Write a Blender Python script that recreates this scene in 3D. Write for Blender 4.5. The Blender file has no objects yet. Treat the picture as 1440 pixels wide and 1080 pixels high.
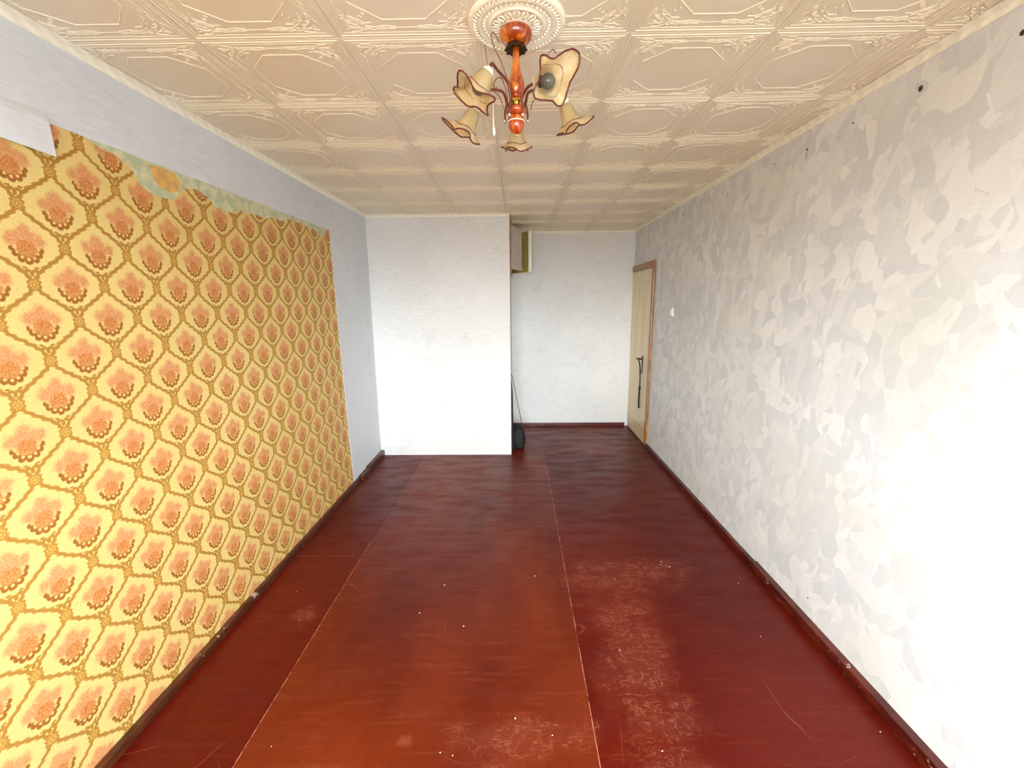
import bpy, bmesh, math, random
from mathutils import Vector, Matrix
from math import pi, sin, cos, sqrt
random.seed(7)
SC = bpy.context.scene
COL = SC.collection

# ------------------------------------------------------------------ camera
H = 2.6125                       # ceiling height
XL, XR = -1.570, 1.534           # side walls
YB, YF, YR = 5.811, 4.667, -1.30 # back wall, cupboard block front, window wall
XB = -0.078                      # side of the cupboard block
yaw, pitch, roll, FPX = -0.0137, 0.1887, -0.009, 603.0
cd = bpy.data.cameras.new('camera'); cam = bpy.data.objects.new('camera', cd); COL.objects.link(cam)
f_ = Vector((sin(yaw)*cos(pitch), cos(yaw)*cos(pitch), -sin(pitch)))
r0 = Vector((cos(yaw), -sin(yaw), 0)); u0 = r0.cross(f_)
r_ = r0*cos(roll) + u0*sin(roll); u_ = -r0*sin(roll) + u0*cos(roll)
cam.matrix_world = Matrix(((r_.x, u_.x, -f_.x, 0), (r_.y, u_.y, -f_.y, 0), (r_.z, u_.z, -f_.z, 1.712), (0, 0, 0, 1)))
cd.sensor_fit = 'HORIZONTAL'; cd.sensor_width = 36; cd.lens = 36*FPX/1440; cd.clip_start = 0.02
SC.camera = cam

# ------------------------------------------------------------------ light: daylight through the window behind the camera
W = bpy.data.worlds.new('sky'); SC.world = W; W.use_nodes = True
wn = W.node_tree; bg = wn.nodes['Background']
tc = wn.nodes.new('ShaderNodeTexCoord'); sx = wn.nodes.new('ShaderNodeSeparateXYZ')
cr = wn.nodes.new('ShaderNodeValToRGB')
mr = wn.nodes.new('ShaderNodeMapRange'); mr.inputs[1].default_value = -1; mr.inputs[2].default_value = 1
wn.links.new(tc.outputs['Generated'], sx.inputs[0]); wn.links.new(sx.outputs[2], mr.inputs[0])
wn.links.new(mr.outputs[0], cr.inputs[0]); wn.links.new(cr.outputs[0], bg.inputs[0])
cr.color_ramp.elements[0].position = 0.47; cr.color_ramp.elements[0].color = (0.19, 0.20, 0.205, 1)
cr.color_ramp.elements[1].position = 0.53; cr.color_ramp.elements[1].color = (0.86, 0.95, 1.0, 1)
bg.inputs[1].default_value = 40.0
WX0, WX1, WZ0, WZ1 = -1.12, 1.22, 0.95, 2.34
ld = bpy.data.lights.new('window_portal', 'AREA'); ld.shape = 'RECTANGLE'; ld.size = WX1-WX0; ld.size_y = WZ1-WZ0
ld.cycles.is_portal = True
lo = bpy.data.objects.new('window_portal', ld); COL.objects.link(lo)
lo.location = ((WX0+WX1)/2, YR-0.05, (WZ0+WZ1)/2); lo.rotation_euler = (pi/2, 0, 0)   # -Z faces +Y
lo.rotation_euler = Vector((0, 1, 0)).to_track_quat('-Z', 'Y').to_euler()
SC.view_settings.view_transform = 'Standard'; SC.view_settings.look = 'None'
SC.view_settings.gamma = 1; SC.view_settings.use_curve_mapping = False
SC.view_settings.exposure = 0.30
SC.cycles.max_bounces = 10; SC.cycles.diffuse_bounces = 6

# ------------------------------------------------------------------ node helpers
def lin(r, g, b):
    f = lambda c: (c/255/12.92) if c/255 <= 0.04045 else ((c/255+0.055)/1.055)**2.4
    return (f(r), f(g), f(b), 1)

class X:
    nt = None
    def __init__(s, sock): s.s = sock
    @staticmethod
    def m(op, *a, clamp=False):
        n = X.nt.nodes.new('ShaderNodeMath'); n.operation = op; n.use_clamp = clamp
        for i, v in enumerate(a):
            if isinstance(v, X): X.nt.links.new(v.s, n.inputs[i])
            else: n.inputs[i].default_value = v
        return X(n.outputs[0])
    def __add__(s, o): return X.m('ADD', s, o)
    __radd__ = __add__
    def __sub__(s, o): return X.m('SUBTRACT', s, o)
    def __rsub__(s, o): return X.m('SUBTRACT', o, s)
    def __mul__(s, o): return X.m('MULTIPLY', s, o)
    __rmul__ = __mul__
    def __truediv__(s, o): return X.m('DIVIDE', s, o)
    def __rtruediv__(s, o): return X.m('DIVIDE', o, s)
    def __neg__(s): return X.m('MULTIPLY', s, -1)
def fmin(a, b): return X.m('MINIMUM', a, b)
def fmax(a, b): return X.m('MAXIMUM', a, b)
def fabs(a): return X.m('ABSOLUTE', a)
def fsin(a): return X.m('SINE', a)
def fcos(a): return X.m('COSINE', a)
def frnd(a): return X.m('ROUND', a)
def fsign(a): return X.m('SIGN', a)
def gt(a, b): return X.m('GREATER_THAN', a, b)
def hyp(a, b): return X.m('SQRT', a*a + b*b)
def sst(e0, e1, x):
    n = X.nt.nodes.new('ShaderNodeMapRange'); n.interpolation_type = 'SMOOTHSTEP'
    n.inputs[1].default_value = e0; n.inputs[2].default_value = e1
    if e0 > e1:
        n.inputs[1].default_value = e1; n.inputs[2].default_value = e0
        n.inputs[3].default_value = 1; n.inputs[4].default_value = 0
    X.nt.links.new(x.s, n.inputs[0]); return X(n.outputs[0])
def col(c):
    n = X.nt.nodes.new('ShaderNodeRGB'); n.outputs[0].default_value = c; return X(n.outputs[0])
def mixc(f, a, b, blend='MIX'):
    n = X.nt.nodes.new('ShaderNodeMix'); n.data_type = 'RGBA'; n.blend_type = blend
    for v, i in ((f, 0), (a, 6), (b, 7)):
        if isinstance(v, X): X.nt.links.new(v.s, n.inputs[i])
        else: n.inputs[i].default_value = v
    return X(n.outputs[2])
def vec(x, y, z):
    n = X.nt.nodes.new('ShaderNodeCombineXYZ')
    for i, v in enumerate((x, y, z)):
        if isinstance(v, X): X.nt.links.new(v.s, n.inputs[i])
        else: n.inputs[i].default_value = v
    return X(n.outputs[0])
def noise(v, scale, detail=3, rough=0.5, dist=0.0, out=0):
    n = X.nt.nodes.new('ShaderNodeTexNoise'); n.inputs['Scale'].default_value = scale
    n.inputs['Detail'].default_value = detail; n.inputs['Roughness'].default_value = rough
    n.inputs['Distortion'].default_value = dist
    X.nt.links.new(v.s, n.inputs['Vector']); return X(n.outputs[out])
def voro(v, scale, feature='F1', out=0, rnd=1.0):
    n = X.nt.nodes.new('ShaderNodeTexVoronoi'); n.feature = feature; n.inputs['Scale'].default_value = scale
    n.inputs['Randomness'].default_value = rnd
    X.nt.links.new(v.s, n.inputs['Vector']); return X(n.outputs[out])
def sep(v):
    n = X.nt.nodes.new('ShaderNodeSeparateXYZ'); X.nt.links.new(v.s, n.inputs[0]); return [X(o) for o in n.outputs]
def new_mat(name, color=(0.8, 0.8, 0.8, 1), rough=0.6, metal=0.0, **kw):
    m = bpy.data.materials.new(name); m.use_nodes = True; X.nt = m.node_tree
    p = m.node_tree.nodes['Principled BSDF']
    p.inputs['Base Color'].default_value = color; p.inputs['Roughness'].default_value = rough
    p.inputs['Metallic'].default_value = metal
    for k, v in kw.items(): p.inputs[k.replace('_', ' ')].default_value = v
    return m, p
def pos():
    n = X.nt.nodes.new('ShaderNodeTexCoord'); return X(n.outputs['Object'])
def setin(p, name, x): X.nt.links.new(x.s, p.inputs[name])
def bump(p, h, strength=0.3, dist=0.002):
    n = X.nt.nodes.new('ShaderNodeBump'); n.inputs['Strength'].default_value = strength
    n.inputs['Distance'].default_value = dist
    X.nt.links.new(h.s, n.inputs['Height']); X.nt.links.new(n.outputs[0], p.inputs['Normal'])

# ------------------------------------------------------------------ materials
def m_plainpaper(name, c0, c1):
    m, p = new_mat(name, rough=0.75); P = pos(); x, y, z = sep(P)
    n1 = noise(vec((x+y)*14, y*2, z*130), 1.0, 3, 0.6)
    n2 = noise(P, 1.3, 3)
    c = mixc(sst(0.3, 0.7, n1*0.6+n2*0.4), c0, c1)
    c = mixc(sst(0.56, 0.75, noise(P, 5, 4))*0.25, c, lin(188, 186, 182))
    setin(p, 'Base Color', c); bump(p, n1, 0.35, 0.0015); return m
M_white = m_plainpaper('white_wallpaper', lin(214, 214, 212), lin(232, 232, 230))
M_blue = m_plainpaper('pale_blue_wallpaper', lin(204, 209, 214), lin(220, 224, 228))

def m_brushed():
    m, p = new_mat('brushed_patch_wallpaper', rough=0.5); P = pos(); x, y, z = sep(P)
    tot = None; res = []
    for k, (sc, off) in enumerate(((10.0, 0.0), (14.0, 5.3))):
        w1 = noise(vec(off, y, z), 4.5, 1, 0.4); w2 = noise(vec(off+9, y, z), 4.5, 1, 0.4)
        yy = y + (w1-0.5)*0.22; zz = z + (w2-0.5)*0.22
        q = vec(off, yy*1.15 + zz*0.35, zz*0.85 - yy*0.25)
        n = X.nt.nodes.new('ShaderNodeTexVoronoi'); n.inputs['Scale'].default_value = sc
        X.nt.links.new(q.s, n.inputs['Vector'])
        r, g, b = sep(X(n.outputs['Color'])); px, py, pz = sep(X(n.outputs['Position']))
        a = r*3.1
        s = fsin((fcos(a)*yy + fsin(a)*zz)*620 + g*7)*0.5+0.5
        # each patch fades along its own stroke direction
        a2 = b*6.28
        ly = yy*sc - py; lz = zz*sc - pz
        v = g*0.82 + s*0.14
        res.append((v, b))
    sel = gt(res[0][1], 0.45)
    v = res[0][0]*sel + res[1][0]*(1-sel)
    fine = noise(P, 260, 2, 0.6)
    fib = noise(vec(2, y*34 + z*10, z*7), 1.0, 3, 0.6)
    v2 = sst(0.0, 1.0, v*0.8 + (fine-0.5)*0.3 + (fib-0.5)*0.5 + 0.08)
    tint = noise(vec(3, y, z), 1.6, 2)
    c = mixc(v2, lin(205, 209, 214), lin(235, 237, 236))
    c = mixc(sst(0.4, 0.7, tint)*0.40, c, lin(212, 213, 204))
    setin(p, 'Base Color', c)
    setin(p, 'Roughness', 0.68 - v2*0.30)
    bump(p, v*0.7 + fine*0.5, 0.25, 0.001); return m
M_brush = m_brushed()

def m_damask():
    m, p = new_mat('old_damask_wallpaper', rough=0.7); P = pos(); x, y, z = sep(P)
    PW, QH = 0.2415, 0.2498
    wob = noise(P, 60, 2)
    wy = (wob-0.5)*0.006
    U = (y + wy - 1.414)/PW; V = (z + wy - 1.657)/QH
    a = U - frnd(U); b = V - frnd(V); aa = fabs(a)
    up = gt(b, 0.0)
    t = (b + 0.5 - up*0.5)*2.0                       # 0..1 in each half cell
    g = sst(0.12, 0.98, t)*0.86 + 0.09
    w = (g + up*(1.0 - g*2.0))*0.5
    xx = fmin(fmax((t-0.12)/0.86, 0.0), 1.0)
    slope = xx*(1-xx)*6.0*1.0 + 0.2
    cf = 1.0/hyp(slope, X.m('ADD', slope*0, 1.0))
    d = fabs(aa - w)*cf
    serr = fsin(b*88.0)*0.5+0.5
    line = sst(0.022, 0.012, d - serr*0.018)
    inner = sst(0.016, 0.006, fabs(d-0.004))
    # rosettes on the lattice nodes
    k1y = aa-0.5; k2z = fabs(b)-0.5
    s1 = hyp(k1y, b); s2 = hyp(a, k2z)
    kd = fmin(s1, s2)
    selk = gt(s1, s2)
    kx = k1y + (a-k1y)*selk; kz = b + (k2z-b)*selk
    ang = X.m('ARCTAN2', kz, kx)
    kr = kd + fcos(ang*8.0)*0.012
    rose = sst(0.096, 0.082, kr)
    rosein = sst(0.012, 0.004, fabs(kr-0.045)) + sst(0.02, 0.012, kd)
    # motif coordinates
    ins = gt(w, aa)
    mu = a - fsign(a)*0.5*(1-ins); mv = b - fsign(b)*0.5*(1-ins)
    sp = noise(P, 150, 3, 0.7); sp2 = noise(P, 40, 2, 0.6)
    def blob(cx, cz, r, squ=1.0):
        return hyp(fabs(mu)-cx if cx else mu, (mv-cz)*squ) - r
    pk = fmin(fmin(blob(0, 0.165, 0.085), blob(0.165, 0.06, 0.085)), fmin(blob(0, 0.05, 0.15, 1.1), blob(0.09, 0.12, 0.05)))
    pk = pk + (sp2-0.5)*0.09 + (sp-0.5)*0.05
    pink = sst(0.045, -0.045, pk)
    core = sst(0.02, -0.03, hyp(mu, (mv+0.075)) - 0.13 + (sp-0.5)*0.05)
    # scalloped brown petals along the lower rim of the bunch
    am = fabs(mu)
    scal = None; hole = None
    for cx, cz, r in ((0, -0.200, 0.052), (0.086, -0.178, 0.047), (0.146, -0.120, 0.042), (0.180, -0.062, 0.034)):
        h = hyp(am-cx, mv-cz)
        e = h - r; i = hyp(am-cx*0.86, mv-cz-0.016) - r*0.40
        scal = e if scal is None else fmin(scal, e)
        hole = i if hole is None else fmin(hole, i)
    brown = sst(0.008, -0.008, scal); holes = sst(0.008, -0.006, hole)
    # little crown between bunch and node
    crown = fmin(hyp(am-0.045, (mv+0.325)*1.6)-0.036, hyp(mu, (mv+0.36)*0.6)-0.026)
    crown = fmin(crown, hyp(am-0.075, (mv+0.292)*2.2)-0.032)
    crown = sst(0.008, -0.006, crown + (sp-0.5)*0.02)
    sprig = sst(0.014, 0.004, fabs(hyp(am-0.23, mv+0.02)-0.075 + (sp2-0.5)*0.10))*sst(0.50, 0.60, sp)
    BGc = mixc(sst(0.35, 0.65, noise(P, 220, 2, 0.7)), lin(212, 184, 108), lin(226, 202, 130))
    BGc = mixc(sst(0.3, 0.75, noise(P, 0.9, 3))*0.35, BGc, lin(206, 162, 92))
    c = mixc(line, BGc, lin(178, 132, 54)); c = mixc(inner*line*0.4, c, lin(146, 100, 30))
    c = mixc(rose, c, lin(172, 124, 44)); c = mixc(X.m('MINIMUM', rosein, 1.0)*rose*0.6, c, lin(224, 186, 100))
    c = mixc(sprig*0.35, c, lin(196, 150, 84))
    pcol = mixc(sst(0.40, 0.62, sp), lin(194, 114, 70), lin(214, 146, 98))
    c = mixc(pink*0.82, c, pcol)
    ccol = mixc(sst(0.42, 0.6, sp), lin(176, 100, 42), lin(206, 138, 70))
    c = mixc(core*0.85, c, ccol)
    c = mixc(brown, c, lin(150, 92, 22)); c = mixc(holes*brown, c, lin(226, 182, 112))
    c = mixc(crown, c, lin(166, 120, 40))
    setin(p, 'Base Color', c)
    bump(p, line + noise(P, 300, 2)*0.6, 0.25, 0.0008); return m
M_damask = m_damask()

def m_green():
    m, p = new_mat('bare_green_plaster', rough=0.9); P = pos()
    c = mixc(sst(0.4, 0.6, noise(P, 22, 4, 0.6)), lin(178, 186, 150), lin(208, 204, 166))
    c = mixc(sst(0.6, 0.68, noise(P, 9, 3)), c, lin(216, 190, 130))
    setin(p, 'Base Color', c); bump(p, noise(P, 90, 3), 0.5, 0.002); return m
M_green = m_green()

def m_foam(name, c0, c1, rough=0.36):
    m, p = new_mat(name, rough=rough); n = X.nt.nodes.new('ShaderNodeNewGeometry'); P = X(n.outputs['Position'])
    c = mixc(sst(0.35, 0.7, noise(P, 1.1, 3)), c0, c1)
    setin(p, 'Base Color', c)
    x, y, z = sep(P)
    bump(p, noise(P, 170, 2, 0.6) + noise(vec(x*1.5, y*9, z), 2.0, 2)*3.0, 0.16, 0.0015); return m
M_foam = m_foam('cream_foam_tile', lin(228, 217, 188), lin(234, 223, 200))
M_rose = m_foam('painted_foam_rose', lin(246, 240, 214), lin(250, 244, 224), 0.4)

def m_cornice():
    m, p = new_mat('foam_cornice', rough=0.5); P = pos(); x, y, z = sep(P)
    w = fsin((x+y)*90 + z*190)
    c = mixc(sst(-0.6, 1, w), lin(240, 236, 214), lin(248, 244, 226))
    setin(p, 'Base Color', c); bump(p, w*0.5 + noise(P, 120, 2), 0.5, 0.003); return m
M_cornice = m_cornice()

def m_floor(name, seed, ca, cb, cs):
    m, p = new_mat(name, rough=0.4); P = pos(); x, y, z = sep(P)
    big = noise(vec(x*1.2, y*0.5, seed), 1.3, 5, 0.6)
    c = mixc(sst(0.25, 0.78, big), ca, cb)
    streak = noise(vec(x*2.0, y*26.0, seed), 1.6, 4, 0.65)
    c = mixc(sst(0.52, 0.74, streak)*0.40, c, cs)
    # cracked paint where the boards have been walked on (patches with a place of their own)
    def spot(cx, cy, rx, ry): return sst(1.15, 0.25, hyp((x-cx)/rx, (y-cy)/ry) + (noise(P, 4.5, 4, 0.6)-0.5)*2.2)
    worn = fmax(fmax(spot(0.66, 2.46, 0.48, 0.20), spot(0.58, 1.80, 0.20, 0.85)), fmax(spot(0.0, 1.42, 0.30, 0.12), spot(-1.22, 2.1, 0.10, 0.10)))
    worn = fmax(worn, spot(0.45, 4.72, 0.25, 0.06)*0.8)
    cp = vec(x + (noise(P, 9, 2)-0.5)*0.10, y*1.5 + (noise(vec(x, y, 4), 9, 2)-0.5)*0.10, seed)
    crack = None
    for (ax, ay, so, th) in ((5.0, 17.0, 1.0, 0.010), (7.0, 12.0, 5.0, 0.010), (14.0, 6.0, 9.0, 0.008), (11.0, 26.0, 13.0, 0.012)):
        k_ = sst(th, th*0.2, fabs(noise(vec(x*ax, y*ay, so), 1.0, 4, 0.62)-0.5))*sst(0.47, 0.58, noise(vec(x*9, y*12, so+2), 1.0, 2))
        crack = k_ if crack is None else fmax(crack, k_)
    c = mixc(worn*0.30, c, lin(120, 54, 32))
    c = mixc(crack*fmin(worn*1.1+0.04, 1.0)*0.62, c, lin(160, 92, 66))
    # long fine scratches, sparse over the whole floor
    sc = None
    for i, (an, s1, sc1) in enumerate(((0.35, 1.9, 0.0), (-0.6, 2.3, 4.0), (1.35, 1.6, 8.0), (0.05, 2.7, 12.0))):
        uu = x*cos(an) + y*sin(an); vv = -x*sin(an) + y*cos(an)
        nn = noise(vec(uu*0.22, vv*2.2, sc1+seed), 2.2*s1/2, 0, 0.4)
        ln = sst(0.0035, 0.0008, fabs(nn-0.5))*sst(0.56, 0.68, noise(vec(uu*1.1, vv*3.5, sc1+2), 2.1, 2))
        sc = ln if sc is None else fmax(sc, ln)
    c = mixc(sc*0.35, c, lin(140, 76, 56))
    dots = sst(0.085, 0.05, voro(vec(x, y, 7.0), 17))*sst(0.62, 0.7, noise(vec(x, y, 1.0), 3.1, 2))
    c = mixc(dots*0.6, c, lin(150, 100, 80))
    setin(p, 'Base Color', c)
    p.inputs['Specular IOR Level'].default_value = 0.26
    setin(p, 'Roughness', 0.30 + sst(0.35, 0.7, noise(vec(x, y*3, 2), 3, 4, 0.6))*0.25 + worn*0.15)
    bump(p, noise(vec(x*2, y*9, 1), 4, 4, 0.6)*1.0 + crack*worn*0.4 + noise(P, 2.2, 2)*1.6, 0.22, 0.006); return m
M_floor = m_floor('red_brown_floor_paint', 0.0, lin(76, 14, 2), lin(114, 40, 8), lin(118, 56, 32))
M_floor_deep = m_floor('deep_red_floor_paint', 3.0, lin(72, 4, 0), lin(94, 18, 2), lin(104, 38, 18))
def m_seam():
    m, p = new_mat('worn_seam', rough=0.8); P = pos()
    c = mixc(sst(0.42, 0.62, noise(P, 14, 4, 0.7)), lin(196, 130, 106), lin(104, 30, 16))
    setin(p, 'Base Color', c); return m
M_seam = m_seam()
def m_skirt(name, c0, c1, s):
    m, p = new_mat(name, rough=0.35); P = pos(); x, y, z = sep(P)
    c = mixc(sst(0.4, 0.65, noise(vec(x*2, y*2, z*9), 3, 4, 0.6)), c0, c1)
    c = mixc(sst(0.66, 0.72, noise(P, 16+s, 3, 0.6))*0.7, c, lin(196, 176, 156))
    setin(p, 'Base Color', c); bump(p, noise(P, 40, 3), 0.3, 0.003); return m
M_sk_dark = m_skirt('dark_brown_skirting_paint', lin(66, 30, 16), lin(86, 44, 24), 0)
M_sk_red = m_skirt('red_brown_skirting_paint', lin(66, 14, 8), lin(94, 32, 14), 3)

def m_wood(name, c0, c1, rough=0.3, coat=0.6):
    m, p = new_mat(name, rough=rough); P = pos(); x, y, z = sep(P)
    n = noise(vec(x*8, y*8, z*2.2), 4.5, 3, 0.6, 0.6)
    c = mixc(sst(0.4, 0.62, n), c0, c1)
    setin(p, 'Base Color', c); p.inputs['Coat Weight'].default_value = coat; p.inputs['Coat Roughness'].default_value = 0.12
    return m
M_amber = m_wood('amber_marbled_wood', lin(146, 48, 8), lin(220, 122, 30), 0.25, 1.0)
M_redwood = m_wood('red_turned_wood', lin(156, 48, 10), lin(198, 86, 26), 0.2, 1.0)
M_arm = m_wood('dark_red_arm', lin(96, 32, 20), lin(126, 50, 32), 0.3, 0.8)
M_frame = m_wood('varnished_door_frame', lin(132, 84, 30), lin(166, 114, 50), 0.4, 0.3)
M_bronze, _ = new_mat('dark_bronze', lin(74, 56, 34), 0.4, 0.7)
M_brass, _ = new_mat('polished_brass', lin(236, 200, 96), 0.18, 1.0)
M_silver, _ = new_mat('silver_ball', lin(230, 225, 215), 0.15, 1.0)
M_shade, p_ = new_mat('frosted_cream_glass', lin(240, 222, 184), 0.3)
p_.inputs['Transmission Weight'].default_value = 0.35
P_ = pos(); setin(p_, 'Base Color', mixc(sst(0.3, 0.7, noise(P_, 30, 3)), lin(238, 214, 158), lin(246, 232, 196)))
M_clear, p_ = new_mat('milky_clear_glass', lin(235, 228, 205), 0.12); p_.inputs['Transmission Weight'].default_value = 0.75; p_.inputs['IOR'].default_value = 1.1
M_rim, _ = new_mat('burgundy_glass_rim', lin(98, 24, 22), 0.25)
M_bulb, p_ = new_mat('bulb_glass', lin(176, 172, 156), 0.03); p_.inputs['Transmission Weight'].default_value = 0.8; p_.inputs['IOR'].default_value = 1.5
M_socket, _ = new_mat('dark_socket', lin(40, 36, 32), 0.5)
M_cord, _ = new_mat('white_cord', lin(244, 238, 214), 0.5)
def m_door():
    m, p = new_mat('cream_door_paint', rough=0.4); P = pos(); x, y, z = sep(P)
    c = mixc(sst(0.35, 0.7, noise(vec(x, y*3, z*0.6), 2.5, 4)), lin(226, 208, 168), lin(238, 222, 186))
    c = mixc(sst(0.205, 0.195, z)*0.5, c, lin(196, 170, 126))
    setin(p, 'Base Color', c); return m
M_door = m_door()
M_doorwhite, _ = new_mat('white_leaf_paint', lin(244, 240, 228), 0.5)
def m_olive():
    m, p = new_mat('olive_bare_wood', rough=0.7); P = pos(); x, y, z = sep(P)
    c = mixc(sst(0.4, 0.6, noise(vec(x*6, y*6, z), 4, 4, 0.6)), lin(196, 176, 84), lin(220, 202, 124))
    setin(p, 'Base Color', c); return m
M_olive = m_olive()
def m_scuffed():
    m, p = new_mat('papered_leaf', rough=0.7); P = pos()
    c = mixc(sst(0.42, 0.6, noise(P, 12, 4, 0.6)), lin(214, 198, 178), lin(196, 188, 184))
    setin(p, 'Base Color', c); return m
M_leaf = m_scuffed()
M_dark, _ = new_mat('dark_cupboard_inside', lin(92, 72, 34), 0.9)
M_black, p_ = new_mat('black_plastic', lin(18, 16, 16), 0.75)
bump(p_, noise(pos(), 26, 3), 0.6, 0.01)
M_iron, _ = new_mat('dark_iron', lin(46, 40, 38), 0.4, 0.6)
M_switch, p_ = new_mat('ivory_plastic', lin(232, 228, 208), 0.35)
M_plug, p_ = new_mat('grey_wall_plug', lin(70, 70, 62), 0.7)
M_hole, _ = new_mat('hole_shadow_filler', lin(34, 30, 26), 0.9)
M_crumb, _ = new_mat('paint_crumb', lin(236, 224, 214), 0.8)
M_winframe, _ = new_mat('white_window_frame', lin(240, 240, 238), 0.4)
M_base, _ = new_mat('bare_subfloor', lin(120, 60, 44), 0.9)
M_plaster, _ = new_mat('bare_plaster', lin(220, 214, 200), 0.9)

# ------------------------------------------------------------------ mesh helpers
def obj(name, bm, mat, parent=None, smooth=False, **props):
    bmesh.ops.recalc_face_normals(bm, faces=bm.faces)
    me = bpy.data.meshes.new(name); bm.to_mesh(me); bm.free()
    for mm in (mat if isinstance(mat, list) else [mat]): me.materials.append(mm)
    if smooth:
        for p in me.polygons: p.use_smooth = True
    o = bpy.data.objects.new(name, me); COL.objects.link(o)
    if parent: o.parent = parent
    for k, v in props.items(): o[k] = v
    return o
def struct(name, bm, mat, **k): return obj(name, bm, mat, kind='structure', **k)
def thing(name, label, cat, loc=(0, 0, 0), group=None):
    o = bpy.data.objects.new(name, None); COL.objects.link(o); o.location = loc
    o['label'] = label; o['category'] = cat
    if group: o['group'] = group
    return o
def tag(o, label, cat, group=None):
    o['label'] = label; o['category'] = cat
    if group: o['group'] = group
    return o
def box(bm, x0, x1, y0, y1, z0, z1, bev=0.0):
    r = bmesh.ops.create_cube(bm, size=1.0)
    for v in r['verts']:
        v.co = Vector(((x0+x1)/2 + v.co.x*(x1-x0), (y0+y1)/2 + v.co.y*(y1-y0), (z0+z1)/2 + v.co.z*(z1-z0)))
    if bev > 0:
        es = list({e for v in r['verts'] for e in v.link_edges})
        bmesh.ops.bevel(bm, geom=es, offset=bev, segments=2, affect='EDGES', profile=0.7)
    return bm
def B(*a, **k): return box(bmesh.new(), *a, **k)
def poly_sheet(pts, x0, x1):
    """outline in (y,z) extruded along x"""
    bm = bmesh.new()
    vs = [bm.verts.new((x0, y, z)) for y, z in pts]; f = bm.faces.new(vs)
    r = bmesh.ops.extrude_face_region(bm, geom=[f])
    for g in r['geom']:
        if isinstance(g, bmesh.types.BMVert): g.co.x = x1
    bmesh.ops.triangulate(bm, faces=[f for f in bm.faces if len(f.verts) > 4])
    return bm
def lathe(bm, prof, seg=32, c=(0, 0, 0), wob=None):
    rings = []
    for r, z in prof:
        ring = []
        for i in range(seg):
            a = 2*pi*i/seg; rr = r*(1 + (wob(a, r, z) if wob else 0))
            ring.append(bm.verts.new((c[0]+rr*cos(a), c[1]+rr*sin(a), c[2]+z)))
        rings.append(ring)
    for A, Bq in zip(rings, rings[1:]):
        for i in range(seg):
            j = (i+1) % seg; bm.faces.new((A[i], A[j], Bq[j], Bq[i]))
    for ring in (rings[0], rings[-1]): bm.faces.new(ring)
    return bm
def tube(bm, pts, rad, seg=8, closed=False):
    pts = [Vector(p) for p in pts]; n = len(pts)
    rads = rad if isinstance(rad, (list, tuple)) else [rad]*n
    rings = []; prev = None
    for i, p in enumerate(pts):
        a = pts[(i-1) % n] if (i > 0 or closed) else p; b = pts[(i+1) % n] if (i < n-1 or closed) else p
        t = (b-a).normalized()
        if prev is None: s = t.orthogonal().normalized()
        else: s = (prev - t*prev.dot(t)).normalized()
        prev = s; q = t.cross(s)
        rings.append([bm.verts.new(p + (s*cos(2*pi*k/seg) + q*sin(2*pi*k/seg))*rads[i]) for k in range(seg)])
    m = n if closed else n-1
    for i in range(m):
        A, C = rings[i], rings[(i+1) % n]
        # match orientation on the closing ring
        off = 0
        if closed and i == n-1:
            off = min(range(seg), key=lambda o: (C[o].co-A[0].co).length)
        for k in range(seg):
            bm.faces.new((A[k], A[(k+1) % seg], C[(k+1+off) % seg], C[(k+off) % seg]))
    if not closed:
        bm.faces.new(rings[0]); bm.faces.new(rings[-1])
    return bm
def spline(pts, n=8):
    P = [Vector(p) for p in pts]; P = [P[0]*2-P[1]] + P + [P[-1]*2-P[-2]]; out = []
    for i in range(1, len(P)-2):
        for k in range(n):
            t = k/n
            out.append(0.5*((2*P[i]) + (P[i+1]-P[i-1])*t + (2*P[i-1]-5*P[i]+4*P[i+1]-P[i+2])*t*t + (3*P[i]-P[i-1]-3*P[i+1]+P[i+2])*t**3))
    out.append(P[-2]); return out
def ball(bm, c, r, seg=16):
    ret = bmesh.ops.create_uvsphere(bm, u_segments=seg, v_segments=seg//2+1, radius=r)
    for v in ret['verts']: v.co += Vector(c)
    return bm

# ------------------------------------------------------------------ room shell
# floor: subfloor and painted hardboard sheets
floor = struct('floor', B(XL-0.1, XR+0.1, YR, YB+0.1, -0.08, -0.006), M_base)
G = 0.0014
sheets = [(XL, -1.08, YR, 1.45), (XL, -1.095, 1.45+0.0, 2.67), (XL, -1.10, 2.67, YF),
          (-1.08, 0.300, YR, 1.10), (-1.085, 0.300, 1.10, 3.86), (-1.10, 0.34, 3.86, YF), (0.300, XR, YR, 2.30), (0.300, XR, 2.30, 3.86),
          (0.34, XR, 3.86, YF), (XB, XR, YF, YB)]
sheets = [(XL, -1.083, YR, 2.67), (XL, -1.083, 2.67, YF), (-1.083, 0.300, YR, YF), (0.300, XR, YR, YF), (XB, XR, YF, YB)]
for i, (x0, x1, y0, y1) in enumerate(sheets):
    obj('floor_panel', B(x0+G, x1-G, y0+G, y1-G, -0.006, 0.0), M_floor_deep if i in (0, 1, 3) else M_floor, floor)
sm = bmesh.new()
box(sm, -1.083-G, -1.083+G, YR, 2.85, -0.006, -0.0004); box(sm, 0.3-G, 0.3+G, YR, 4.3, -0.006, -0.0004)
box(sm, XL, -1.083-G, 2.67-G, 2.67+G, -0.006, -0.0006)
obj('seam_filler', sm, M_seam, floor, label='pale worn paint in the floor seams')

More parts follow.
